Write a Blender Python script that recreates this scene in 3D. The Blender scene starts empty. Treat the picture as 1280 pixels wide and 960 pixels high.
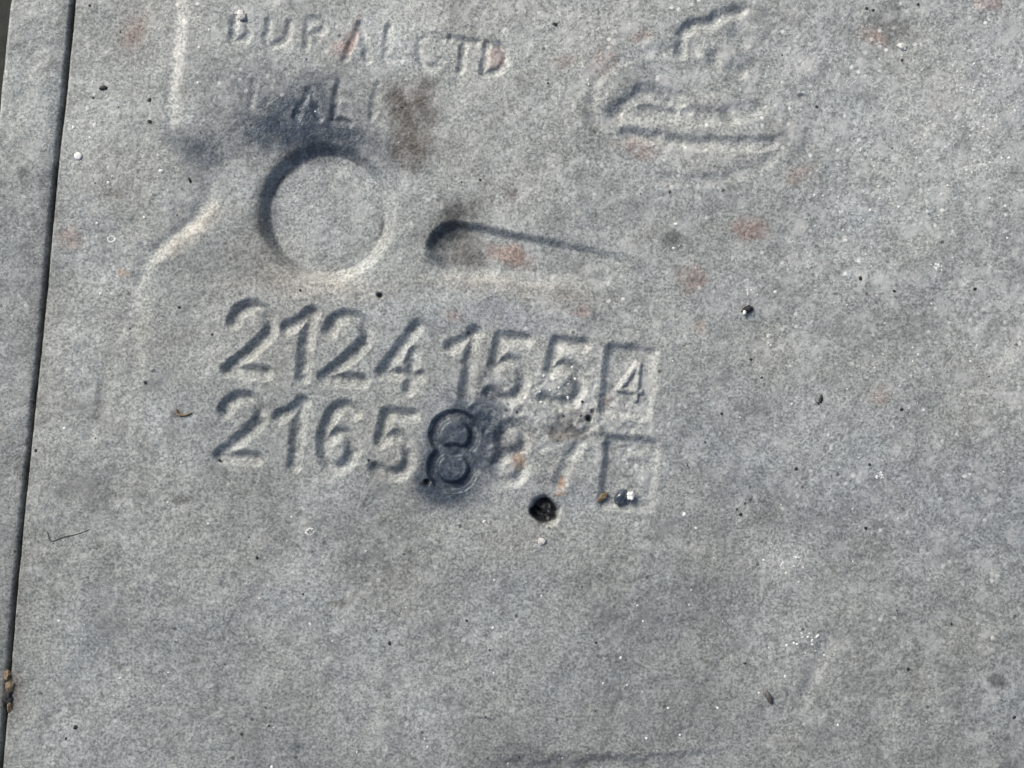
import bpy, math, random
import numpy as np
from mathutils import Vector, noise as mnoise

# ------------------------------------------------------------------ camera, sky, sun, exposure
scene = bpy.context.scene
C = scene.collection
MM = 1e-4                       # one drawing unit = 0.1 mm
SUN_AZ = math.radians(-44)      # clockwise from +Y: the light comes from the upper left
SUN_EL = math.radians(35)

cam_d = bpy.data.cameras.new('camera')
cam = bpy.data.objects.new('camera', cam_d); C.objects.link(cam)
cam_d.sensor_width = 36; cam_d.lens = 42
cam_d.clip_start = 0.005; cam_d.clip_end = 10
cam.location = (0, 0, 1280*MM*cam_d.lens/36)
scene.camera = cam

world = bpy.data.worlds.new('World'); scene.world = world; world.use_nodes = True
wn = world.node_tree; wn.nodes.clear()
sky = wn.nodes.new('ShaderNodeTexSky'); sky.sky_type = 'NISHITA'; sky.sun_disc = False
sky.sun_elevation = SUN_EL; sky.sun_rotation = SUN_AZ
sky.dust_density = 4.0; sky.air_density = 0.75; sky.ozone_density = 0.4
bg = wn.nodes.new('ShaderNodeBackground'); bg.inputs['Strength'].default_value = 0.06
wo = wn.nodes.new('ShaderNodeOutputWorld')
wn.links.new(sky.outputs[0], bg.inputs['Color']); wn.links.new(bg.outputs[0], wo.inputs['Surface'])

sun_d = bpy.data.lights.new('sun', 'SUN'); sun_d.energy = 1.5; sun_d.angle = math.radians(34)
sun_d.color = (1.0, 0.965, 0.91)
sun = bpy.data.objects.new('sun', sun_d); C.objects.link(sun)
sd = Vector((math.sin(SUN_AZ)*math.cos(SUN_EL), math.cos(SUN_AZ)*math.cos(SUN_EL), math.sin(SUN_EL)))
sun.rotation_euler = sd.to_track_quat('Z', 'Y').to_euler()
sun.location = sd*0.5

vs = scene.view_settings
vs.view_transform = 'Standard'; vs.look = 'None'; vs.gamma = 1.0; vs.use_curve_mapping = False
vs.exposure = 1.12

# ------------------------------------------------------------------ noise and fields (numpy)
def _hash(ix, iy, seed):
    n = (ix.astype(np.int64)*374761393 + iy.astype(np.int64)*668265263 + seed*974711) & 0xFFFFFFFF
    n = ((n ^ (n >> 13))*1274126177) & 0xFFFFFFFF
    n = (n ^ (n >> 16))
    return (n & 0xFFFFFF).astype(np.float64)/float(0xFFFFFF)

def vn(x, y, seed=0):
    ix = np.floor(x); iy = np.floor(y)
    fx = x-ix; fy = y-iy
    fx = fx*fx*fx*(fx*(fx*6-15)+10); fy = fy*fy*fy*(fy*(fy*6-15)+10)
    a = _hash(ix, iy, seed); b = _hash(ix+1, iy, seed)
    c = _hash(ix, iy+1, seed); d = _hash(ix+1, iy+1, seed)
    return (a+(b-a)*fx)+((c+(d-c)*fx)-(a+(b-a)*fx))*fy

def fbm(x, y, seed=0, oct=3):
    s = 0; amp = 1; tot = 0
    for k in range(oct):
        # rotate each octave so the lattice does not show
        ca, sa = math.cos(0.6+k*1.1), math.sin(0.6+k*1.1)
        s = s+amp*(vn((x*ca-y*sa)*2**k+17*k, (x*sa+y*ca)*2**k-9*k, seed+k*31)-0.5); tot += amp; amp *= 0.55
    return s/tot*2       # about -1..1

def sst(a, b, x):
    t = np.clip((x-a)/(b-a), 0, 1); return t*t*(3-2*t)

def seam(v): return 92-0.108*v+1.25e-5*v*v
GAP = 4.6

def poly_dist(u, v, pts, closed=False):
    d = np.full(u.shape, 1e9); par = np.zeros(u.shape)
    P = list(pts)+([pts[0]] if closed else [])
    L = [math.hypot(P[i+1][0]-P[i][0], P[i+1][1]-P[i][1]) for i in range(len(P)-1)]
    tot = sum(L); acc = 0
    for i in range(len(P)-1):
        ax, ay = P[i][:2]; bx, by = P[i+1][:2]
        dx, dy = bx-ax, by-ay
        t = np.clip(((u-ax)*dx+(v-ay)*dy)/(dx*dx+dy*dy+1e-9), 0, 1)
        q = np.hypot(u-ax-t*dx, v-ay-t*dy)
        m = q < d
        d = np.where(m, q, d); par = np.where(m, (acc+t*L[i])/tot, par)
        acc += L[i]
    return d, par

EDGE = [(232, -200), (229, 0), (226, 60), (220, 125), (222, 160), (248, 192), (270, 226), (268, 254), (244, 282), (208, 312), (190, 328), (182, 352), (177, 450), (167, 560), (160, 640)]
def plate_step(u, v):
    x = np.interp(v, [p[1] for p in EDGE], [p[0] for p in EDGE])
    d, _ = poly_dist(u, v, EDGE)
    e = np.where(u > x, d, -d)+2.2*fbm(u/22, v/22, 41, 2)
    amp = 3.2+.2*sst(120, 180, v)+1.0*sst(240, 290, v)-2.9*sst(318, 350, v)-1.0*sst(450, 600, v)
    return amp*(sst(-9, 9, e)*np.exp(-np.clip(e, 0, None)/110)-.30*np.exp(-((e+9)/7)**2))

def base_h(u, v):
    h = 3.2*fbm(u/210, v/210, 3, 2)+1.1*fbm(u/55, v/55, 11, 2)+0.42*fbm(u/17, v/17, 23, 2)+0.22*fbm(u/7, v/7, 29, 1)
    rough = np.exp(-(((u-690)/130)**2+((v-520)/75)**2)**2)
    h = h+rough*(1.5*fbm(u/13, v/13, 61, 3)+.8*fbm(u/6, v/6, 67, 1))
    # low step around the number plate let into the mould
    h = h+plate_step(u, v)
    # lip running along the lower edge of the picture
    e = v-(948+9*fbm(u/40, v/90, 43, 2)+5*fbm(u/9, v/20, 47, 2)-(u-720)*0.02)
    h = h-2.6*sst(-5, 6, e)*sst(600, 690, u)*(1-sst(840, 960, u))
    # shallow run marks in the casting skin
    for pts, H, r in (([(1034, 800), (1022, 835), (1004, 872)], 1.8, 11), ([(560, 800), (640, 772), (760, 726)], 1.5, 30),
                      ([(127, 462), (128, 500), (114, 545)], 1.3, 9), ([(900, 905), (960, 925)], 1.0, 16),
                      ([(420, 745), (470, 700)], 1.0, 22), ([(1150, 690), (1270, 720)], 1.2, 30)):
        d, _ = poly_dist(u, v, pts)
        h = h-H*np.exp(-(d/r)**2)
    return h

# ---- colour of the metal: grey oxide with stains of their own outline, plus some painted light and shade
RUST = (0.27, 0.165, 0.13); PINK = (0.38, 0.28, 0.255); BROWN = (0.085, 0.076, 0.066); BLUE = (0.027, 0.043, 0.066)
SOOT = (0.05, 0.05, 0.05); ORANGE = (0.34, 0.20, 0.10); BEIGE = (0.42, 0.385, 0.32); PALE = (0.50, 0.51, 0.50)
COOL = (0.21, 0.235, 0.262); PITCH = (0.012, 0.013, 0.014)
#         u    v    rx  ry  rot  colour strength softness
STAINS = [
 (372, 160, 94, 38, 4, BLUE, .78, .8), (395, 122, 52, 42, -20, BLUE, .58, .8), (310, 105, 60, 34, 0, BLUE, .40, .9), (350, 150, 50, 30, 0, BLUE, .4, .8),
 (236, 184, 40, 20, 24, BLUE, .62, .8), (262, 210, 26, 34, 20, BLUE, .38, .8), (290, 172, 50, 20, 0, BLUE, .30, .9),
 (452, 182, 50, 22, 26, BLUE, .45, .8),
 (515, 128, 36, 30, 10, BROWN, .78, .7), (512, 185, 32, 30, 0, BROWN, .72, .7), (470, 115, 30, 36, 10, SOOT, .32, .9),
 (540, 105, 14, 8, -30, SOOT, .5, .6), (575, 264, 32, 24, 0, SOOT, .74, .7), (556, 294, 34, 28, -30, SOOT, .66, .7), (584, 316, 30, 26, 0, SOOT, .68, .7),
 (640, 244, 9, 8, 0, BROWN, .65, .5), (700, 276, 8, 6, 0, SOOT, .4, .5),
 (574, 568, 46, 66, 8, BLUE, .70, .55), (604, 522, 34, 26, 10, BLUE, .72, .6), (556, 612, 36, 24, -10, BLUE, .62, .6), (622, 560, 16, 26, 0, SOOT, .75, .6), (650, 552, 22, 20, 0, BROWN, .35, .8), (690, 590, 30, 30, 0, BROWN, .25, .9),
 (576, 545, 60, 84, 8, COOL, .5, .6), (572, 566, 48, 62, 8, BLUE, .25, .5), (535, 575, 14, 40, 8, BLUE, .5, .5), (380, 166, 70, 22, 4, BLUE, .45, .7), (362, 148, 46, 30, 0, BLUE, .35, .7), (514, 155, 26, 56, 0, BROWN, .4, .7),
 (681, 638, 20, 16, 38, PITCH, 1.8, .22), (672, 627, 20, 15, 38, SOOT, .6, .6), (736, 523, 4, 4, 0, PITCH, .9, .5), (534, 602, 5, 4, 0, PITCH, .9, .5), (474, 369, 4, 4, 0, PITCH, .9, .5), (741, 514, 3, 3, 0, PITCH, .8, .5), (1003, 121, 7, 6, 0, SOOT, .6, .7),  # SOOT patch at the large pore's upper left paints its shaded lip
 (708, 540, 30, 12, 5, BROWN, .72, .6), (712, 524, 26, 8, 5, SOOT, .5, .6), (600, 470, 10, 22, 0, SOOT, .45, .6), (720, 512, 24, 10, 10, BROWN, .35, .6),
 (650, 398, 80, 18, 6, COOL, .55, .8), (560, 405, 40, 14, 0, COOL, .35, .8), (700, 620, 120, 20, 4, COOL, .35, .9),
 (840, 300, 14, 12, 0, SOOT, .55, .6), (1110, 24, 26, 22, 20, SOOT, .52, .8), (1246, 850, 13, 10, 0, SOOT, .62, .6),
 (937, 285, 24, 14, 0, RUST, .52, .5), (866, 346, 18, 17, 0, RUST, .45, .6), (862, 352, 20, 18, 0, BROWN, .25, .7),
 (802, 186, 28, 14, 12, RUST, .42, .7), (634, 318, 30, 13, 20, RUST, .62, .6), (803, 45, 15, 10, 0, RUST, .42, .6), (797, 42, 10, 8, 0, BROWN, .3, .6),
 (1092, 44, 18, 12, 30, RUST, .38, .6), (1236, 5, 18, 9, 10, RUST, .5, .6), (168, 40, 26, 16, -60, RUST, .38, .7), (160, 52, 30, 26, -40, BROWN, .22, .8),
 (88, 298, 17, 15, 0, RUST, .38, .6), (1000, 216, 20, 10, -30, RUST, .32, .6), (752, 78, 20, 14, -50, RUST, .32, .7), (708, 76, 18, 9, 0, RUST, .28, .7),
 (735, 150, 10, 24, -20, BROWN, .35, .8), (621, 72, 11, 14, 0, RUST, .55, .6), (438, 48, 8, 27, 24, RUST, .6, .6), (426, 62, 14, 12, 0, PINK, .5, .6),
 (390, 6, 60, 12, 0, BROWN, .28, .9), (1100, 492, 16, 13, 0, RUST, .34, .7), (876, 410, 8, 10, 0, ORANGE, .28, .6), (1172, 128, 10, 11, 0, RUST, .3, .6),
 (143, 240, 11, 6, 0, BROWN, .5, .6), (155, 342, 8, 6, 0, ORANGE, .45, .6), (728, 391, 12, 9, 0, RUST, .35, .6), (565, 395, 14, 10, 0, RUST, .28, .7),
 (128, 500, 8, 40, 8, BROWN, .4, .8), (228, 626, 14, 7, 10, BROWN, .45, .6), (221, 518, 10, 6, 30, BROWN, .6, .5),
 (648, 578, 10, 12, 20, ORANGE, .55, .6), (700, 602, 5, 9, 0, ORANGE, .6, .6), (700, 617, 7, 4, 0, ORANGE, .4, .6), (758, 500, 9, 8, 0, RUST, .45, .6),
 (425, 752, 26, 6, -6, BROWN, .42, .7), (455, 705, 50, 40, -20, BROWN, .24, .9), (480, 660, 60, 40, 0, BROWN, .22, .9), (120, 620, 50, 20, 0, BROWN, .2, .9),
 (155, 630, 16, 8, 0, PALE, .4, .7), (400, 356, 92, 18, 4, BEIGE, .36, .8), (322, 330, 40, 22, 40, BROWN, .32, .8), (300, 350, 40, 14, 0, BROWN, .22, .9),
 (640, 362, 130, 10, 6, BEIGE, .3, .8), (240, 292, 56, 12, -38, BEIGE, .4, .7), (226, 60, 9, 80, 6, PALE, .35, .8), (640, 650, 60, 40, 0, BEIGE, .14, .9),  # strips on the slot's lower lip and plate edge paint their lit brightness
 (165, 385, 9, 30, 6, PALE, .45, .7), (340, 745, 40, 20, 0, COOL, .2, .9), (138, 742, 18, 14, 0, COOL, .35, .7),
 (1190, 620, 130, 70, 10, COOL, .34, .9), (1000, 640, 110, 50, -8, COOL, .24, .9), (900, 580, 90, 50, 0, COOL, .18, .9), (960, 645, 18, 26, 0, SOOT, .2, .8),
 (860, 250, 70, 30, 0, COOL, .15, .9), (1010, 115, 30, 80, 10, COOL, .22, .9), (1150, 360, 60, 30, 0, COOL, .22, .9),
 (1250, 80, 70, 120, 0, PALE, .28, .9), (1190, 180, 80, 60, 20, PALE, .26, .9), (1240, 420, 60, 80, 0, PALE, .24, .9), (1010, 800, 60, 46, 0, PALE, .24, .9), (980, 700, 40, 26, 0, PALE, .3, .8),
 (1000, 60, 60, 60, 0, PALE, .18, .9), (1030, 330, 90, 40, 0, PALE, .2, .9), (720, 30, 80, 26, 0, PALE, .2, .9), (640, 160, 60, 40, 0, PALE, .18, .9), (780, 480, 50, 60, 0, PALE, .12, .9),
 (690, 655, 40, 26, 0, SOOT, .12, .9), (780, 770, 60, 40, 10, SOOT, .15, .9), (560, 720, 80, 30, -10, SOOT, .14, .9), (600, 945, 120, 20, 0, SOOT, .18, .9), (720, 948, 90, 10, 0, SOOT, .3, .8),
 (300, 18, 10, 12, 0, PALE, .6, .6), (28, 217, 8, 9, 0, SOOT, .55, .6), (50, 80, 14, 40, 5, PALE, .25, .9), (12, 868, 14, 30, 0, BROWN, .55, .7), (60, 480, 20, 60, 8, BROWN, .15, .9),
]
STAINS.sort(key=lambda q: 2 if q[5] is PITCH else 1 if q[5] is BLUE else 0)      # the oily stains lie on top
def tint(u, v):
    g = 0.292+0.030*fbm(u/260, v/260, 101, 2)+0.065*fbm(u/80, v/80, 111, 4)+0.026*fbm(u/28, v/28, 115, 2)+0.02*fbm(u/10, v/10, 121, 2)
    # light gradient put into the grey: brighter towards the upper right, darker low down
    g = g+0.030*sst(-300, 700, (u-640)*0.6+(480-v))-0.030*sst(0, 420, v-640)
    col = np.stack([g*0.935, g*1.0, g*0.968], -1)
    w = fbm(u/90, v/90, 131, 2)[..., None]
    col = col*(1+0.03*w*np.array([1.0, 0.0, -1.0]))
    wu = u+9*fbm(u/24, v/24, 141, 3); wv = v+9*fbm(u/24, v/24, 151, 3)
    mott = 1.05+0.55*fbm(u/8, v/8, 161, 3)+.15*fbm(u/30, v/30, 165, 2)
    for (cu, cv, rx, ry, rot, sc, st, soft) in STAINS:
        R = max(rx, ry)*1.9+12
        m = (np.abs(u-cu) < R) & (np.abs(v-cv) < R)
        if not m.any(): continue
        a = math.radians(rot); x = wu[m]-cu; y = wv[m]-cv
        if max(rx, ry) < 20:
            x = x*0.6+(u[m]-cu)*0.4; y = y*0.6+(v[m]-cv)*0.4
        X = x*math.cos(a)+y*math.sin(a); Y = -x*math.sin(a)+y*math.cos(a)
        q = np.hypot(X/rx, Y/ry)
        k = (st*(1-sst(1-soft, 1+soft*0.75, q))*np.clip(mott[m], 0, 1.15))[:, None]
        k = np.clip(k, 0, 0.97)
        col[m] = col[m]*(1-k)+np.array(sc)*k
    ds = np.abs(u-seam(v))
    ks = np.clip(.62*np.exp(-ds/5.5)*(.8+.6*fbm(u/14, v/30, 195, 2))+.25*np.exp(-ds/16)*(.6+.6*fbm(u/20, v/40, 197, 2)), 0, .85)[..., None]
    col = col*(1-ks)+np.array((.06, .056, .05))*ks
    # dirt on the round boss rim; shade and dirt painted on its left wall
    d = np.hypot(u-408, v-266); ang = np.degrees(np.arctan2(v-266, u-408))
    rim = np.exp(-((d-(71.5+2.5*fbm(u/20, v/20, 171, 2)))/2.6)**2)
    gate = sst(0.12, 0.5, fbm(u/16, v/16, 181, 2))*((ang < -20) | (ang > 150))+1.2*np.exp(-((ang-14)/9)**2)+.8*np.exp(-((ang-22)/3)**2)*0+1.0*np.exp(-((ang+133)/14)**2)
    wall = sst(70, 76, d)*(1-sst(84, 100, d))*(.5+.5*np.cos(np.radians(ang-188)))**2*(.75+.4*fbm(u/12, v/12, 191, 2))  # left side of the wall, browned for its shade as well as dirt
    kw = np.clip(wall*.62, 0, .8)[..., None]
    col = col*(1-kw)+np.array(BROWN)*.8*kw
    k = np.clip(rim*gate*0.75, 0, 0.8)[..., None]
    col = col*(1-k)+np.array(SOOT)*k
    dens = .30+.75*sst(-250, 650, (u-640)*.75+(480-v)*.9)+.45*fbm(u/110, v/110, 261, 3)+.3*np.exp(-(((u-700)/170)**2+((v-500)/120)**2))
    return np.concatenate([np.clip(col, 0.01, 0.9), np.clip(dens, .05, 1.2)[..., None]], -1)

# ------------------------------------------------------------------ materials
def new_mat(name):
    m = bpy.data.materials.new(name); m.use_nodes = True
    nt = m.node_tree
    return m, nt, nt.nodes['Principled BSDF']

def nd(nt, kind, **kw):
    n = nt.nodes.new(kind)
    for k, v in kw.items():
        if hasattr(n, k): setattr(n, k, v)
        else: n.inputs[k].default_value = v
    return n

def metal_material():
    m, nt, b = new_mat('cast_aluminium'); L = nt.links.new
    geo = nd(nt, 'ShaderNodeNewGeometry')
    at = nd(nt, 'ShaderNodeAttribute', attribute_name='tint')
    def noise(scale, detail=2, rough=.5, dist=0):
        n = nd(nt, 'ShaderNodeTexNoise'); n.inputs['Scale'].default_value = scale
        n.inputs['Detail'].default_value = detail; n.inputs['Roughness'].default_value = rough; n.inputs['Distortion'].default_value = dist
        L(geo.outputs['Position'], n.inputs['Vector']); return n
    def ramp(src, a, b2, c0, c1):
        r = nd(nt, 'ShaderNodeMapRange'); L(src, r.inputs['Value'])
        for i, x in enumerate((a, b2, c0, c1)): r.inputs[i+1].default_value = x
        r.interpolation_type = 'SMOOTHSTEP'
        return r.outputs['Result']
    def math_(op, a, b2):
        n = nd(nt, 'ShaderNodeMath', operation=op)
        for i, x in enumerate((a, b2)):
            if isinstance(x, (int, float)): n.inputs[i].default_value = x
            else: L(x, n.inputs[i])
        return n.outputs[0]
    fine = noise(2900, 3, .7, 0.5); mid = noise(800, 3, .6, 0.4); patch = noise(160, 2, .5); fleck = noise(1900, 2, .6, 1.2)
    f1 = ramp(fine.outputs['Fac'], .30, .70, 0.50, 1.50)
    m1 = ramp(mid.outputs['Fac'], .32, .70, 0.90, 1.10)
    fk = math_('MULTIPLY', ramp(fleck.outputs['Fac'], .56, .70, 0, 1), math_('MULTIPLY', at.outputs['Alpha'], .55))
    # pale oxide crumbs, denser in some areas
    vo = nd(nt, 'ShaderNodeTexVoronoi'); vo.inputs['Scale'].default_value = 1150; L(geo.outputs['Position'], vo.inputs['Vector'])
    sep = nd(nt, 'ShaderNodeSeparateColor'); L(vo.outputs['Color'], sep.inputs[0])
    crumb = math_('MULTIPLY', ramp(vo.outputs['Distance'], .42, .15, 0, 1), ramp(sep.outputs[0], .64, .92, 0, 1))
    crumb = math_('MULTIPLY', math_('MULTIPLY', crumb, ramp(patch.outputs['Fac'], .40, .62, 0.35, 1.0)), at.outputs['Alpha'])
    lum0 = nd(nt, 'ShaderNodeRGBToBW'); L(at.outputs['Color'], lum0.inputs[0])
    crumb = math_('MULTIPLY', crumb, ramp(lum0.outputs[0], .06, .26, .15, 1.0))
    # tiny dark pores
    vp = nd(nt, 'ShaderNodeTexVoronoi'); vp.inputs['Scale'].default_value = 620; L(geo.outputs['Position'], vp.inputs['Vector'])
    sp = nd(nt, 'ShaderNodeSeparateColor'); L(vp.outputs['Color'], sp.inputs[0])
    pore = math_('MULTIPLY', ramp(vp.outputs['Distance'], .20, .08, 0, 1), ramp(sp.outputs[1], .90, .97, 0, 1))
    k = math_('MULTIPLY', math_('ADD', f1, fk), m1)
    mul = nd(nt, 'ShaderNodeVectorMath', operation='SCALE'); L(at.outputs['Color'], mul.inputs[0]); L(k, mul.inputs['Scale'])
    mx = nd(nt, 'ShaderNodeMix', data_type='RGBA'); L(math_('MULTIPLY', crumb, .85), mx.inputs['Factor'])
    L(mul.outputs[0], mx.inputs['A']); mx.inputs['B'].default_value = (.74, .75, .73, 1)
    chalk = noise(330, 7, .78, .3); grime = noise(210, 6, .75, .5)
    ck = math_('MULTIPLY', math_('MULTIPLY', ramp(chalk.outputs['Fac'], .48, .64, 0, .85), at.outputs['Alpha']), ramp(lum0.outputs[0], .06, .26, .1, 1.0))
    mc = nd(nt, 'ShaderNodeMix', data_type='RGBA'); L(ck, mc.inputs['Factor'])
    L(mx.outputs['Result'], mc.inputs['A']); mc.inputs['B'].default_value = (.47, .485, .475, 1)
    mg = nd(nt, 'ShaderNodeMix', data_type='RGBA'); L(math_('MULTIPLY', ramp(grime.outputs['Fac'], .50, .68, 0, .50), ramp(lum0.outputs[0], .12, .24, 0, 1.0)), mg.inputs['Factor'])
    L(mc.outputs['Result'], mg.inputs['A']); mg.inputs['B'].default_value = (.15, .155, .155, 1)
    mx = mg
    mp = nd(nt, 'ShaderNodeMix', data_type='RGBA'); L(math_('MULTIPLY', pore, .75), mp.inputs['Factor'])
    L(mx.outputs['Result'], mp.inputs['A']); mp.inputs['B'].default_value = (.05, .05, .05, 1)
    L(mp.outputs['Result'], b.inputs['Base Color'])
    b.inputs['Metallic'].default_value = 0.15
    lum = nd(nt, 'ShaderNodeRGBToBW'); L(at.outputs['Color'], lum.inputs[0])
    L(math_('MULTIPLY', ramp(mid.outputs['Fac'], .3, .7, .50, .68), ramp(lum.outputs[0], .05, .2, .62, 1.0)), b.inputs['Roughness'])
    b.inputs['Specular IOR Level'].default_value = 0.4
    hsum = math_('ADD', math_('MULTIPLY', fine.outputs['Fac'], .75), math_('MULTIPLY', mid.outputs['Fac'], 1.1))
    hsum = math_('ADD', hsum, math_('ADD', math_('MULTIPLY', crumb, .35), math_('MULTIPLY', fk, .5)))
    hsum = math_('SUBTRACT', hsum, math_('MULTIPLY', pore, .6))
    bp = nd(nt, 'ShaderNodeBump'); bp.inputs['Strength'].default_value = 0.5; bp.inputs['Distance'].default_value = 0.00016
    L(hsum, bp.inputs['Height']); L(bp.outputs[0], b.inputs['Normal'])
    return m
METAL = metal_material()

def plain(name, c, rough=.6, metallic=0, spec=.5, nscale=3000, namp=.4, bump=.00008, coat=0):
    m, nt, b = new_mat(name); L = nt.links.new
    geo = nd(nt, 'ShaderNodeNewGeometry'); n = nd(nt, 'ShaderNodeTexNoise')
    n.inputs['Scale'].default_value = nscale; n.inputs['Detail'].default_value = 3; L(geo.outputs['Position'], n.inputs['Vector'])
    r = nd(nt, 'ShaderNodeMapRange'); L(n.outputs['Fac'], r.inputs['Value'])
    r.inputs[1].default_value = .3; r.inputs[2].default_value = .7; r.inputs[3].default_value = 1-namp; r.inputs[4].default_value = 1+namp
    s = nd(nt, 'ShaderNodeVectorMath', operation='SCALE'); s.inputs[0].default_value = c; L(r.outputs[0], s.inputs['Scale'])
    L(s.outputs[0], b.inputs['Base Color'])
    b.inputs['Roughness'].default_value = rough; b.inputs['Metallic'].default_value = metallic
    b.inputs['Specular IOR Level'].default_value = spec; b.inputs['Coat Weight'].default_value = coat
    bp = nd(nt, 'ShaderNodeBump'); bp.inputs['Distance'].default_value = bump; bp.inputs['Strength'].default_value = .7
    L(n.outputs['Fac'], bp.inputs['Height']); L(bp.outputs[0], b.inputs['Normal'])
    return m
M_BLACK = plain('bitumen', (.012, .013, .014), .42, nscale=2600, bump=.00025)
M_BEAD = plain('dark_glassy_slag', (.05, .065, .08), .12, spec=.8, nscale=900, bump=.00002, coat=.6)
M_WHITE = plain('pale_quartz', (.78, .78, .75), .35, nscale=1500, namp=.12)
M_PALE = plain('pale_residue', (.52, .53, .50), .7, nscale=2500, namp=.35)
M_SPECK = plain('white_sand', (.66, .67, .65), .5, nscale=700, namp=.35)
M_PORE = plain('black_dirt', (.018, .018, .02), .7)
M_BROWN = plain('brown_dirt', (.16, .12, .075), .8)
M_FIBRE = plain('fibre', (.08, .075, .07), .6)
M_GROUND = plain('dark_ground', (.020, .023, .019), .85, nscale=300, bump=.0005)

# ------------------------------------------------------------------ mesh helpers
def W(u, v, h):                 # drawing units -> metres
    return np.stack([(u-640)*MM, (480-v)*MM, h*MM], -1)

def link(name, me, mat, parent=None):
    o = bpy.data.objects.new(name, me); C.objects.link(o)
    if mat: me.materials.append(mat)
    if parent: o.parent = parent
    return o

def mesh_np(name, co, quads, tintcol=None, smooth=True):
    me = bpy.data.meshes.new(name)
    n, f = len(co), len(quads)
    me.vertices.add(n); me.vertices.foreach_set('co', np.ascontiguousarray(co, dtype=np.float32).ravel())
    me.loops.add(f*4); me.loops.foreach_set('vertex_index', np.ascontiguousarray(quads, dtype=np.int32).ravel())
    me.polygons.add(f); me.polygons.foreach_set('loop_start', np.arange(0, f*4, 4, dtype=np.int32))
    me.polygons.foreach_set('use_smooth', np.full(f, smooth))
    me.update(calc_edges=True)
    if tintcol is not None:
        a = me.attributes.new('tint', 'FLOAT_COLOR', 'POINT')
        a.data.foreach_set('color', tintcol.astype(np.float32).ravel())
    return me

def tag(o, label, cat, group=None):
    o['label'] = label; o['category'] = cat
    if group: o['group'] = group
    return o

def grid_quads(nr, nc):
    i = np.arange(nr*nc).reshape(nr, nc)
    return np.stack([i[1:, :-1], i[1:, 1:], i[:-1, 1:], i[:-1, :-1]], -1).reshape(-1, 4)

def slab(name, U, V, H, depth, parent):
    """height field with side walls; rows run down the picture, columns to the right"""
    nr, nc = U.shape
    co = W(U, V, H).reshape(-1, 3); col = tint(U, V).reshape(-1, 4)
    q = grid_quads(nr, nc)
    idx = np.arange(nr*nc).reshape(nr, nc)
    ring = np.concatenate([idx[0, :-1], idx[:-1, -1], idx[-1, :0:-1], idx[:0:-1, 0]])
    low = co[ring].copy(); low[:, 2] = -depth*MM
    base = nr*nc; k = len(ring); r2 = np.roll(np.arange(k), -1)
    side = np.stack([ring, ring[r2], base+r2, base+np.arange(k)], -1)
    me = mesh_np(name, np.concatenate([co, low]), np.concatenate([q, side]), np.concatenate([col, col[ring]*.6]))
    return link(name, me, METAL, parent)

def round_edge(e, R):
    t = np.clip(1-e/R, 0, 1)
    return -R*(1-np.sqrt(np.clip(1-t*t, 0, 1)))

# ------------------------------------------------------------------ the setting behind the casting
gm = mesh_np('ground', np.array([(-.4, -.4, -.035), (.4, -.4, -.035), (.4, .4, -.035), (-.4, .4, -.035)]), np.array([[0, 1, 2, 3]]))
g = link('ground', gm, M_GROUND); g['kind'] = 'structure'

# ------------------------------------------------------------------ the housing: main face
def empty(name, loc=(0, 0, 0)):
    o = bpy.data.objects.new(name, None); C.objects.link(o); o.location = loc; o.empty_display_size = .01
    return o
housing = tag(empty('cast_housing'), 'weathered grey cast metal housing face with sunken numbers, round pocket and oval emblem', 'metal casting')

# ------------------------------------------------------------------ the flange strip beside it
flange = tag(empty('flange_strip'), 'narrow grey cast metal strip left of the thin dark seam', 'metal strip')
n = 64
T = np.linspace(0, 1, n); T = (T-.5)*2; T = np.sign(T)*(1-(1-np.abs(T))**1.35)/2+.5
V2, TT = np.meshgrid(np.arange(-110, 1072, 2.0), T, indexing='ij')
ul = 13.5-0.105*V2+1.1*fbm(V2/30, V2*0, 211, 2); ur = seam(V2)-GAP/2+0.8*fbm(V2/18, V2*0+7, 221, 3)
ul = np.minimum(ul, ur-60)
U2 = ul+(ur-ul)*TT
H2 = base_h(U2, V2)+round_edge(U2-ul, 5)+round_edge(ur-U2, 5)-1.6*np.exp(-(ur-U2)/12)-.06*(U2-ul)+2
slab('strip_body', U2, V2, H2, 150, flange)

# ------------------------------------------------------------------ marks sunk into the face; panel and marks share one lattice, every cell belongs to one of them
LS = 1.5
rows = np.arange(-110, 1072, LS)
scol = np.concatenate([np.arange(0, 18, .9), np.arange(18, 1480, LS)])
V, S = np.meshgrid(rows, scol, indexing='ij')
U = seam(V)+GAP/2+S+0.6*fbm(V/16, V*0+3, 201, 3)*np.exp(-S/10)
BH = base_h(U, V)+round_edge(S, 4.0)-1.0*np.exp(-S/16)
DEPTH = np.zeros(U.shape); RISE = np.zeros(U.shape); OWNER = np.zeros(U.shape, np.int32)
MARKS = [None]
def patch(name, fn, box, parent=0, rise=False, label=None, own=False):
    """sink (or raise) a mark; returns its index"""
    u0, u1, v0, v1 = box
    r0, r1 = np.searchsorted(rows, [v0, v1]); r0 = max(r0-1, 0)
    smin = u0-max(seam(v0), seam(v1))-3; smax = u1-min(seam(v0), seam(v1))+3
    c0, c1 = np.searchsorted(scol, [smin, smax]); c0 = max(c0-1, 0)
    sl = (slice(r0, r1+1), slice(c0, c1+1))
    h = fn(U[sl], V[sl]); k = len(MARKS); MARKS.append((name, parent, label))
    if rise:
        m = h > .12; RISE[sl] = np.where(m, np.maximum(RISE[sl], h), RISE[sl]); OWNER[sl] = np.where(m, k, OWNER[sl])
    elif own:
        OWNER[sl] = np.where((h > .5) & (OWNER[sl] == 0), k, OWNER[sl])
    else:
        m = (h > .05) & (h > DEPTH[sl]); DEPTH[sl] = np.maximum(DEPTH[sl], h); OWNER[sl] = np.where(m, k, OWNER[sl])
    return k

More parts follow.
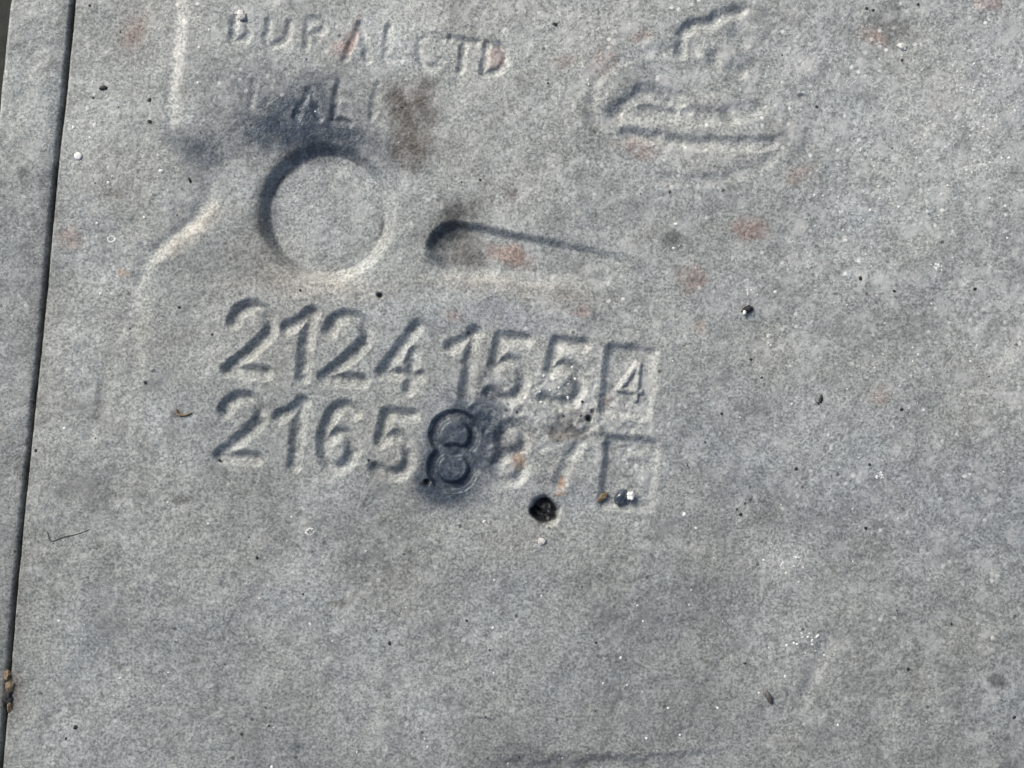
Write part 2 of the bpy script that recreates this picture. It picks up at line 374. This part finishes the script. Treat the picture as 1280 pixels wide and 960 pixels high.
def strokes_fn(strokes, Hh, r_in, r_out, wob=1.0, seed=0, wr=.3):
    def fn(u, v):
        d = np.full(u.shape, 1e9)
        for p in strokes:
            q, _ = poly_dist(u, v, p); d = np.minimum(d, q)
        d = d+wob*fbm(u/9, v/9, 301+seed, 2)
        wear = np.clip(1+wr*(fbm(u/20, v/20, 331+seed, 2)+.5*fbm(u/8, v/8, 337+seed, 2)), 0, 2)
        return Hh*wear*(1-sst(r_in, r_out, d))
    allp = [q for p in strokes for q in p]
    m = r_out+4
    return fn, (min(p[0] for p in allp)-m, max(p[0] for p in allp)+m, min(p[1] for p in allp)-m, max(p[1] for p in allp)+m)

def curve(pts, n=6):            # Catmull-Rom through the points
    out = []
    P = [pts[0]]+list(pts)+[pts[-1]]
    for i in range(1, len(P)-2):
        for k in range(n):
            t = k/n
            out.append(tuple(.5*((2*P[i][j])+(-P[i-1][j]+P[i+1][j])*t+(2*P[i-1][j]-5*P[i][j]+4*P[i+1][j]-P[i+2][j])*t*t+(-P[i-1][j]+3*P[i][j]-3*P[i+1][j]+P[i+2][j])*t**3) for j in (0, 1)))
    out.append(tuple(pts[-1])); return out

def ell(cx, cy, rx, ry, a0=0, a1=360, n=24):
    return [(cx+rx*math.cos(math.radians(a0+(a1-a0)*i/n)), cy+ry*math.sin(math.radians(a0+(a1-a0)*i/n))) for i in range(n+1)]

G = {
 '1': [[(0, .27), (.45, .17), (.92, 0)], [(.80, .02), (.78, 1)]],
 '2': [curve([(.02, .26), (.12, .09), (.45, -.01), (.82, .06), (1, .25), (.90, .43), (.60, .64), (.25, .86), (.02, 1)]), [(.02, 1), (1, 1)]],
 '4': [[(.80, 0), (.40, .40), (0, .78)], [(0, .78), (1, .78)], [(.78, .42), (.76, 1)]],
 '5': [[(.98, 0), (.20, 0), (.08, .48)], curve([(.08, .48), (.38, .38), (.78, .42), (1, .66), (.86, .92), (.45, 1), (.0, .93)])],
 '6': [curve([(.92, .08), (.60, -.01), (.22, .12), (.03, .45), (.06, .80), (.35, 1), (.78, .96), (1, .72), (.80, .48), (.45, .44), (.10, .60)])],
 '7': [[(0, 0), (1, 0), (.55, .45), (.28, 1)]],
 '8': [ell(.5, .25, .42, .25), ell(.5, .75, .48, .25)],
}
ROT = math.radians(5.8)
def place(glyph, cx, cy, w, h):
    ca, sa = math.cos(ROT), math.sin(ROT); out = []
    for p in G[glyph]:
        o = []
        for x, y in p:
            X, Y = (x-.5)*w, (y-.5)*h
            o.append((cx+X*ca-Y*sa, cy+X*sa+Y*ca))
        out.append(o)
    return out

#        glyph centre      w   h   height r_in r_out
DIGITS = [('2', 313, 424, 48, 80, 8.0, 1.0, 11.5), ('1', 373, 430, 33, 82, 7.6, 1.0, 11.5), ('2', 433, 435, 48, 78, 8.0, 1.0, 11.5),
          ('4', 503, 446, 46, 80, 7.2, .8, 11.5), ('1', 577, 454, 33, 82, 6.4, .8, 11.5), ('5', 635, 461, 41, 76, 6.8, .8, 11.5),
          ('5', 705, 467, 42, 76, 6.6, .8, 11.5),
          ('2', 302, 534, 46, 74, 7.0, .8, 11.5), ('1', 363, 541, 31, 80, 6.4, .8, 11.5), ('6', 424, 546, 38, 76, 7.2, .8, 11.5),
          ('5', 493, 555, 41, 76, 6.8, .8, 11.5), ('8', 568, 564, 50, 84, 7.5, 3.5, 8.5), ('8', 639, 567, 34, 70, 4.6, .8, 11.5),
          ('7', 710, 574, 40, 66, 3.2, .8, 12)]
for i, (gl, cx, cy, w, h, Hh, ri, ro) in enumerate(DIGITS):
    st = place(gl, cx, cy, w, h)
    if i == 11: st = [ell(568, 543, 25, 24), ell(565.5, 585, 25, 24)]
    fn, box = strokes_fn(st, Hh, ri, ro, .4 if i == 11 else 1.2, i*7, .1 if i == 11 else .3)
    patch('digit', fn, box, label='sunken cast digit %s' % gl)

# round pocket with a flat floor
def pocket_fn(u, v):
    d = np.hypot(u-408, (v-266)*.985)+1.0*fbm(u/24, v/24, 401, 2)
    core = np.clip(1-np.clip((d-72.5)/15, 0, 1), 0, 1)**1.6
    lip = np.exp(-np.clip(d-78, 0, None)/10)*(1-sst(98, 114, d))
    return np.where(d < 114, 10.5*core+4.5*lip, 0)
patch('round_pocket', pocket_fn, (292, 524, 150, 382), label='round sunken pocket with a flat floor')

# tapering slot right of the pocket
def slot_fn(u, v):
    ax, ay, bx, by = 570, 313, 792, 345
    t = np.clip(((u-ax)*(bx-ax)+(v-ay)*(by-ay))/((bx-ax)**2+(by-ay)**2), 0, 1)
    d = np.hypot(u-ax-t*(bx-ax), v-ay-t*(by-ay))+1.4*fbm(u/14, v/14, 411, 2)
    r = 39-13*t
    below = sst(-6, 10, (v-ay)-(by-ay)/(bx-ax)*(u-ax))          # soft lower wall, steep upper one
    wl = 11+11*below
    head = 4.0*np.exp(-((u-562)**2+(v-300)**2)/22.0**2)
    return ((10.0*(1-t)**.6)*(1-sst(r-wl, r, d))+head*(1-sst(r-8, r, d)))*(1-sst(.82, 1.0, t))
patch('tapered_slot', slot_fn, (525, 815, 262, 385), label='sunken tapering slot beside the round pocket')

# square pockets at the ends of the number rows
def pad_fn(cx, cy, hw, hh, Hh, seed):
    ca, sa = math.cos(ROT), math.sin(ROT)
    def fn(u, v):
        X = (u-cx)*ca+(v-cy)*sa; Y = -(u-cx)*sa+(v-cy)*ca
        r = 7
        qx = np.abs(X)-hw+r; qy = np.abs(Y)-hh+r
        d = np.hypot(np.clip(qx, 0, None), np.clip(qy, 0, None))+np.minimum(np.maximum(qx, qy), 0)-r+1.6*fbm(u/12, v/12, seed, 2)
        fade = 1-.45*sst(-10, 30, X)             # shallower towards its right side
        return Hh*fade*(1-sst(-8, 3, d))*(1+.12*fbm(u/15, v/15, seed+3, 2))
    return fn, (cx-hw-14, cx+hw+14, cy-hh-14, cy+hh+14)
p1 = patch('number_pocket', *pad_fn(786, 477, 33, 46, 6.6, 421), label='sunken pocket with a small raised 4')
p2 = patch('number_pocket', *pad_fn(787, 592, 35, 47, 6.2, 431), label='sunken pocket with a worn digit')
fn, box = strokes_fn([[(797, 456), (774, 487)], [(773, 487), (801, 490)], [(799, 456), (795, 500)]], 4.2, 1.2, 5, .8, 90)
patch('digit', fn, box, p1, True, 'small thin raised digit 4')
fn, box = strokes_fn([[(806, 572), (786, 570), (782, 594)], curve([(782, 594), (798, 590), (806, 602), (799, 616), (782, 616)])], 1.1, 1, 8, 1.4, 95)
patch('digit', fn, box, p2, True, 'worn raised digit')

# edge of the let-in number plate at the upper left
def edge_fn(u, v):
    d, _ = poly_dist(u, v, EDGE)
    return np.where((d < 10) & (v < 560), 1.0, 0)
patch('plate_edge', edge_fn, (150, 290, -110, 560), label='soft hooked edge of the let-in plate left of the pocket', own=True)

# worn lettering above the pocket
LETTERS = [
 [[(293, 24), (291, 52)], curve([(293, 24), (306, 26), (312, 38), (307, 49), (291, 52)])],
 [curve([(337, 26), (334, 46), (341, 55), (354, 52), (360, 44), (362, 28)])],
 [[(386, 24), (382, 60)], curve([(386, 24), (402, 27), (404, 38), (384, 42)]), [(392, 43), (406, 62)]],
 [[(450, 32), (432, 72)], [(451, 34), (459, 74)]],
 [[(486, 34), (482, 72), (500, 75)]],
 [curve([(552, 50), (541, 44), (528, 50), (523, 66), (528, 80), (543, 84), (552, 76)])],
 [[(564, 48), (596, 52)], [(581, 50), (576, 88)]],
 [[(609, 55), (604, 92)], curve([(609, 55), (624, 58), (631, 72), (624, 88), (604, 92)])],
]
LH = [2.4, 1.8, 1.8, 2.4, 2.0, 2.0, 2.2, 2.5]
for i, st in enumerate(LETTERS):
    fn, box = strokes_fn(st, LH[i], .6, 7.2, 1.8, 140+i, .8); patch('letter', fn, box)
for i, st in enumerate([[[(388, 112), (370, 146)], [(389, 114), (399, 148)]], [[(424, 102), (416, 150), (436, 154)]], [[(472, 108), (464, 150)]], [[(318, 100), (314, 132)]]]):
    fn, box = strokes_fn(st, (2.0, 2.4, 1.5, 1.2)[i], .6, 7.5, 1.8, 160+i, .8); patch('letter', fn, box)

# foundry emblem: oval, crest, bands and bar
ring = [curve([(756, 182), (744, 160), (738, 132), (748, 100), (778, 76), (818, 64), (850, 62)]),
        curve([(938, 84), (966, 106), (985, 138), (982, 170), (962, 200), (926, 216), (880, 227), (824, 222), (784, 206), (756, 182)])]
fn, box = strokes_fn(ring, 1.15, 1, 11, 2.6, 180, .5); emblem = patch('emblem', fn, box, label='worn oval foundry emblem')
fn, box = strokes_fn([curve([(851, 64), (856, 40), (870, 30), (888, 30), (902, 18), (926, 14)])], 4.6, 1.0, 12, 2.0, 190, .4); patch('crest', fn, box, emblem)
for i, k in enumerate([[(866, 58), (868, 62)], [(893, 70), (893, 78)], [(922, 46), (930, 52)], [(918, 84), (926, 88)]]):
    fn, box = strokes_fn([k], 2.6, 1, 14, 1.2, 195+i); patch('crest_lobe', fn, box, emblem)
fn, box = strokes_fn([curve([(770, 142), (786, 128), (802, 118), (824, 120), (846, 126)]), [(786, 138), (840, 142)]], 4.8, 2, 18, 1.8, 200, .35); patch('emblem_band', fn, box, emblem)
fn, box = strokes_fn([curve([(858, 142), (900, 145), (946, 136)])], 2.8, 3, 16, 2.0, 204, .4); patch('emblem_band', fn, box, emblem)
fn, box = strokes_fn([curve([(782, 168), (830, 175), (880, 179), (940, 180), (966, 178)])], 4.0, 1, 12, 1.6, 208, .35); patch('emblem_bar', fn, box, emblem)

# open gas pores in the casting skin
def pore_fn(cu, cv, rx, ry, rot, Hh, seed):
    a = math.radians(rot)
    def fn(u, v):
        x, y = u-cu, v-cv; X = x*math.cos(a)+y*math.sin(a); Y = -x*math.sin(a)+y*math.cos(a)
        q = np.hypot(X/rx, Y/ry)+.16*fbm(u/8, v/8, seed, 2)
        return Hh*(1-sst(.55, 1.08, q))*(1+.5*fbm(u/6, v/6, seed+2, 2))
    R = max(rx, ry)*1.25+2
    return fn, (cu-R, cu+R, cv-R, cv+R)
patch('gas_pore', *pore_fn(681, 638, 21, 17, 38, 13, 441), label='large black open pore below the lower number row')
for (a_, b_, c_) in ((736, 523, 5), (534, 602, 4.5), (474, 369, 4.6), (741, 514, 3.4), (1003, 121, 5)):
    patch('gas_pore', *pore_fn(a_, b_, c_, c_*.8, 40, c_*(.4 if a_ == 1003 else 1.1), 450+int(a_)))

# ---- cut the lattice into panel and marks
FULL = BH-DEPTH+RISE
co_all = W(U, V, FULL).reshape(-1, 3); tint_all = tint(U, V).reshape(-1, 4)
quads = grid_quads(*U.shape)
own = OWNER.ravel()[quads].max(1)
def cut(name, mask, parent, skirt=False):
    q = quads[mask]; used = np.unique(q); remap = np.full(U.size, -1, np.int64); remap[used] = np.arange(len(used))
    co, col, qq = co_all[used], tint_all[used], remap[q]
    if skirt:
        idx = np.arange(U.size).reshape(U.shape)
        ring_ = remap[np.concatenate([idx[0, :-1], idx[:-1, -1], idx[-1, :0:-1], idx[:0:-1, 0]])]
        low = co[ring_].copy(); low[:, 2] = -160*MM; k = len(ring_); r2 = np.roll(np.arange(k), -1); b0 = len(co)
        qq = np.concatenate([qq, np.stack([ring_, ring_[r2], b0+r2, b0+np.arange(k)], -1)])
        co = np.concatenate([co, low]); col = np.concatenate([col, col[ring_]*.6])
    return link(name, mesh_np(name, co, qq, col), METAL, parent)
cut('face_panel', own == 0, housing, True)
made = {0: housing}
for k in range(1, len(MARKS)):
    name, par, lab = MARKS[k]
    msk = own == k
    if not msk.any(): continue
    made[k] = cut(name, msk, made.get(par, housing))
    if lab: made[k]['label'] = lab

# ------------------------------------------------------------------ loose grit lying on the face
ico_cache = {}
def ico(sub):
    if sub not in ico_cache:
        import bmesh
        bm = bmesh.new(); bmesh.ops.create_icosphere(bm, subdivisions=sub, radius=1)
        bm.verts.ensure_lookup_table()
        ico_cache[sub] = ([v.co.copy() for v in bm.verts], [[v.index for v in f.verts] for f in bm.faces]); bm.free()
    return ico_cache[sub]

def surf(u, v):
    return float(base_h(np.array([float(u)]), np.array([float(v)]))[0])

def lump(name, u, v, rx, ry, rz, rot, mat, sub=3, rough=.25, freq=1.6, seed=0, lift=.3, extra=0, smooth=True, parent=None):
    vs_, fs = ico(sub); a = math.radians(-rot); co = []
    cz = (surf(u, v)+extra+rz*lift)*MM
    origin = Vector(((u-640)*MM, (480-v)*MM, cz))
    for p in vs_:
        k = 1+rough*mnoise.fractal(p*freq+Vector((seed*3.1, seed*1.7, 5)), .9, 2.0, 4)
        x, y, z = p.x*rx*k, p.y*ry*k, p.z*rz*k
        co.append(((x*math.cos(a)-y*math.sin(a))*MM, (x*math.sin(a)+y*math.cos(a))*MM, z*MM))
    me = bpy.data.meshes.new(name); me.from_pydata(co, [], fs); me.update()
    me.polygons.foreach_set('use_smooth', [smooth]*len(fs))
    o = link(name, me, mat, parent)
    o.location = origin if parent is None else origin-parent.location
    return o

bead = tag(lump('slag_bead', 776, 621, 11, 7, 7, -52, M_BEAD, 4, .18, 1.2, 4, .45, -4.5), 'dark glassy bead with a white chip in the lower number pocket', 'bead')
lump('white_chip', 788, 620, 5, 5.5, 5, 20, M_WHITE, 3, .35, 1.5, 6, .9, -3.5, False, bead)
tag(lump('dirt_flake', 752, 622, 9, 4, 2.5, -35, M_BROWN, 3, .4, 1.5, 8, .3, -3), 'small brown flake left of the dark bead', 'flake')
bc = tag(lump('black_crumb', 934, 387, 6.5, 4.5, 4, -20, M_PORE, 3, .5, 1.8, 11, .3), 'tiny black crumb with white grain, right of the tapering slot', 'crumb')
lump('white_grain', 930, 391, 2.2, 3.4, 3, 0, M_WHITE, 2, .2, 1.5, 12, .9, 1, False, bc)
tag(lump('seed_husk', 960.5, 871, 3.6, 8.5, 3.5, -24, M_FIBRE, 3, .2, 1.5, 14, .5), 'small dark seed husk near the lower right', 'seed')
tag(lump('white_grain', 98, 195.5, 5, 4.6, 1.3, 0, M_WHITE, 3, .15, 1.5, 16, .4), 'largest white grain, right of the seam near the top', 'grain')
tag(lump('black_crumb', 1026, 499, 2.2, 5, 1.6, 12, M_PORE, 3, .5, 1.8, 18, .3), 'slim black crumb right of the upper number row', 'crumb')
tag(lump('black_crumb', 237, 225, 1.6, 3.6, 1.2, -25, M_PORE, 3, .4, 1.8, 22, .3), 'slim black crumb in the blue stain left of the round pocket', 'crumb')
tag(lump('dark_flake', 129, 110, 5, 2.6, 1.2, -8, M_PORE, 3, .5, 1.6, 24, .3), 'flat dark flake on the panel near the upper left', 'flake')
tag(lump('white_grain', 677, 677, 5, 4.5, 1.6, 0, M_PALE, 3, .4, 2, 30, .2), 'white grain just below the large black pore', 'grain')
tag(lump('white_grain', 303, 19, 6, 5, 2.0, 30, M_PALE, 3, .5, 2, 32, .2, 0), 'white crumb on the first worn letter', 'grain')
tag(lump('white_grain', 1128, 58, 6, 4, 1.5, 30, M_PALE, 3, .5, 2, 33, .2), 'creamy white grain beside the dark smudge at the top', 'grain')
for i, (u, v, r) in enumerate(((9, 846, 5), (12, 858, 7), (9, 872, 8), (12, 884, 5))):
    if i == 0: dc = tag(lump('dirt_clump', u, v, r*.8, r*1.3, 5, 6, M_BROWN, 3, .5, 1.8, 40, .1, -3), 'brown dirt packed into the lower end of the seam', 'dirt')
    else: lump('dirt_lump', u, v, r*.8, r*1.3, 5, 6, M_BROWN if i % 2 else M_PORE, 3, .5, 1.8, 40+i, .1, -3, True, dc)

def tube(name, pts, r, mat):
    cu = bpy.data.curves.new(name, 'CURVE'); cu.dimensions = '3D'; cu.bevel_depth = r*MM; cu.bevel_resolution = 1
    sp = cu.splines.new('POLY'); sp.points.add(len(pts)-1)
    for i, (u, v) in enumerate(pts):
        sp.points[i].co = ((u-640)*MM, (480-v)*MM, (surf(u, v)+r*.7)*MM, 1)
        sp.points[i].radius = .5+.5*math.sin(math.pi*(i+.6)/len(pts))
    tmp = bpy.data.objects.new(name, cu); C.objects.link(tmp)
    dg = bpy.context.evaluated_depsgraph_get(); me = bpy.data.meshes.new_from_object(tmp.evaluated_get(dg))
    bpy.data.objects.remove(tmp); me.materials.clear()
    return link(name, me, mat)
tag(tube('fibre', curve([(60, 664), (62, 672), (66, 676), (80, 671), (98, 667), (113, 661)]), .6, M_FIBRE), 'thin dark hair lying on the panel at the lower left', 'fibre')
tag(tube('fibre', curve([(221, 511), (224, 518), (232, 519), (240, 516)]), 1.4, M_BROWN), 'tiny brown bent fibre left of the lower number row', 'fibre')

# countless fine specks
def specks(name, pts, mat, flat, seed, label):
    rnd = random.Random(seed); vs_, fs = ico(1)
    co = []; F = []
    us = np.array([p[0] for p in pts], float); vvv = np.array([p[1] for p in pts], float); hs = base_h(us, vvv)
    for (u, v, r), h in zip(pts, hs):
        b0 = len(co); a = rnd.uniform(0, 6.28); e = rnd.uniform(.65, 1.1)
        for p in vs_:
            k = r*rnd.uniform(.75, 1.2); x, y = p.x*k, p.y*k*e
            co.append(((u+x*math.cos(a)-y*math.sin(a)-640)*MM, (480-v+x*math.sin(a)+y*math.cos(a))*MM, (h+p.z*r*flat)*MM))
        F += [[b0+i for i in f] for f in fs]
    me = bpy.data.meshes.new(name); me.from_pydata(co, [], F); me.update()
    o = link(name, me, mat); o['kind'] = 'stuff'; o['label'] = label; o['category'] = 'specks'
    return o
def on_panel(u, v):
    return u > seam(v)+14 and math.hypot(u-408, v-266) > 115 and not (270 < u < 840 and 370 < v < 650) and not (535 < u < 800 and 270 < v < 380)
rnd = random.Random(5)
wp = [(1015, 800, 2.6), (1021, 795, 3), (983, 806, 2.2), (981, 845, 2.5), (605, 652, 2.4), (897, 885, 2.2), (388, 780, 2.6), (74, 776, 2), (150, 848, 2), (210, 841, 1.8), (142, 870, 1.6),
      (1047, 906, 2), (855, 643, 3.4), (870, 660, 2), (618, 725, 2), (677, 745, 1.8), (776, 822, 2.5), (754, 854, 2), (803, 865, 1.8), (835, 885, 1.8), (808, 923, 2), (850, 919, 1.8), (531, 923, 1.8), (446, 940, 1.6),
      (250, 60, 2), (262, 38, 2), (248, 104, 2), (116, 102, 2), (198, 194, 1.8), (201, 214, 3.2), (121, 279, 2.4), (365, 646, 1.8), (324, 748, 1.8), (935, 366, 2), (990, 505, 2.4), (1212, 593, 2), (843, 280, 1.8), (700, 120, 2), (845, 280, 2)]
while len(wp) < 300:
    u, v = rnd.uniform(20, 1370), rnd.uniform(-90, 1050)
    if on_panel(u, v): wp.append((u, v, min(2.6, .75+rnd.expovariate(1/.45))))
for cu, cv, r, n_ in ((138.5, 298.5, 4.2, 13), (388, 664.5, 4.6, 12)):
    for k in range(n_):
        q = r*rnd.uniform(.85, 1.15); wp.append((cu+q*math.cos(k*.48), cv+.85*q*math.sin(k*.48), rnd.uniform(1.2, 2.0)))
for cu, cv, r, n_ in ((1172, 331, 7, 14), (1101, 595, 8, 16), (985, 702, 26, 26), (1010, 800, 22, 16), (935, 368, 10, 6), (960, 420, 10, 6), (300, 20, 7, 8), (1200, 190, 60, 30), (1230, 110, 60, 30), (700, 480, 40, 14), (1050, 260, 90, 26), (1150, 480, 90, 26)):
    for k in range(n_): wp.append((cu+rnd.gauss(0, r*.5), cv+rnd.gauss(0, r*.45), rnd.uniform(.8, 2.1)))
specks('white_specks', wp, M_SPECK, .35, 3, 'fine white sand specks scattered over the grey metal face')
dp = [(321, 697, 3), (94, 909, 3.2), (302, 918, 2.4), (336, 907, 2), (332, 885, 1.8), (487, 804, 3), (583, 776, 2), (607, 896, 2), (745, 803, 2), (1021, 133, 2.4), (1219, 361, 2.6), (1076, 348, 3), (1118, 364, 2.4), (1127, 512, 2.6), (952, 472, 2.2), (902, 517, 2.4),
      (1023, 504, 2.4), (837, 240, 2.4), (926, 643, 2.6), (931, 629, 2), (995, 586, 2.6), (1082, 660, 2.4), (1189, 780, 2), (1135, 836, 2.6), (1267, 896, 3), (931, 829, 2.4), (600, 225, 2), (694, 30, 4), (1128, 75, 2), (1148, 5, 2.4), (1084, 10, 2.2), (1092, 12, 2.2), (224, 384, 3), (182, 478, 3), (44, 563, 2), (461, 575, 2),
      (116, 122, 2), (187, 125, 3), (187, 152, 3), (502, 134, 2), (275, 575, 2.4), (728, 502, 2.2), (704, 520, 2), (726, 520, 2), (646, 515, 2), (274, 508, 2), (375, 363, 2)]
while len(dp) < 170:
    u, v = rnd.uniform(20, 1370), rnd.uniform(-90, 1050)
    if on_panel(u, v): dp.append((u, v, min(2.8, .7+rnd.expovariate(1/.5))))
specks('dark_specks', dp, M_PORE, .35, 4, 'fine black dirt specks scattered over the grey metal face')
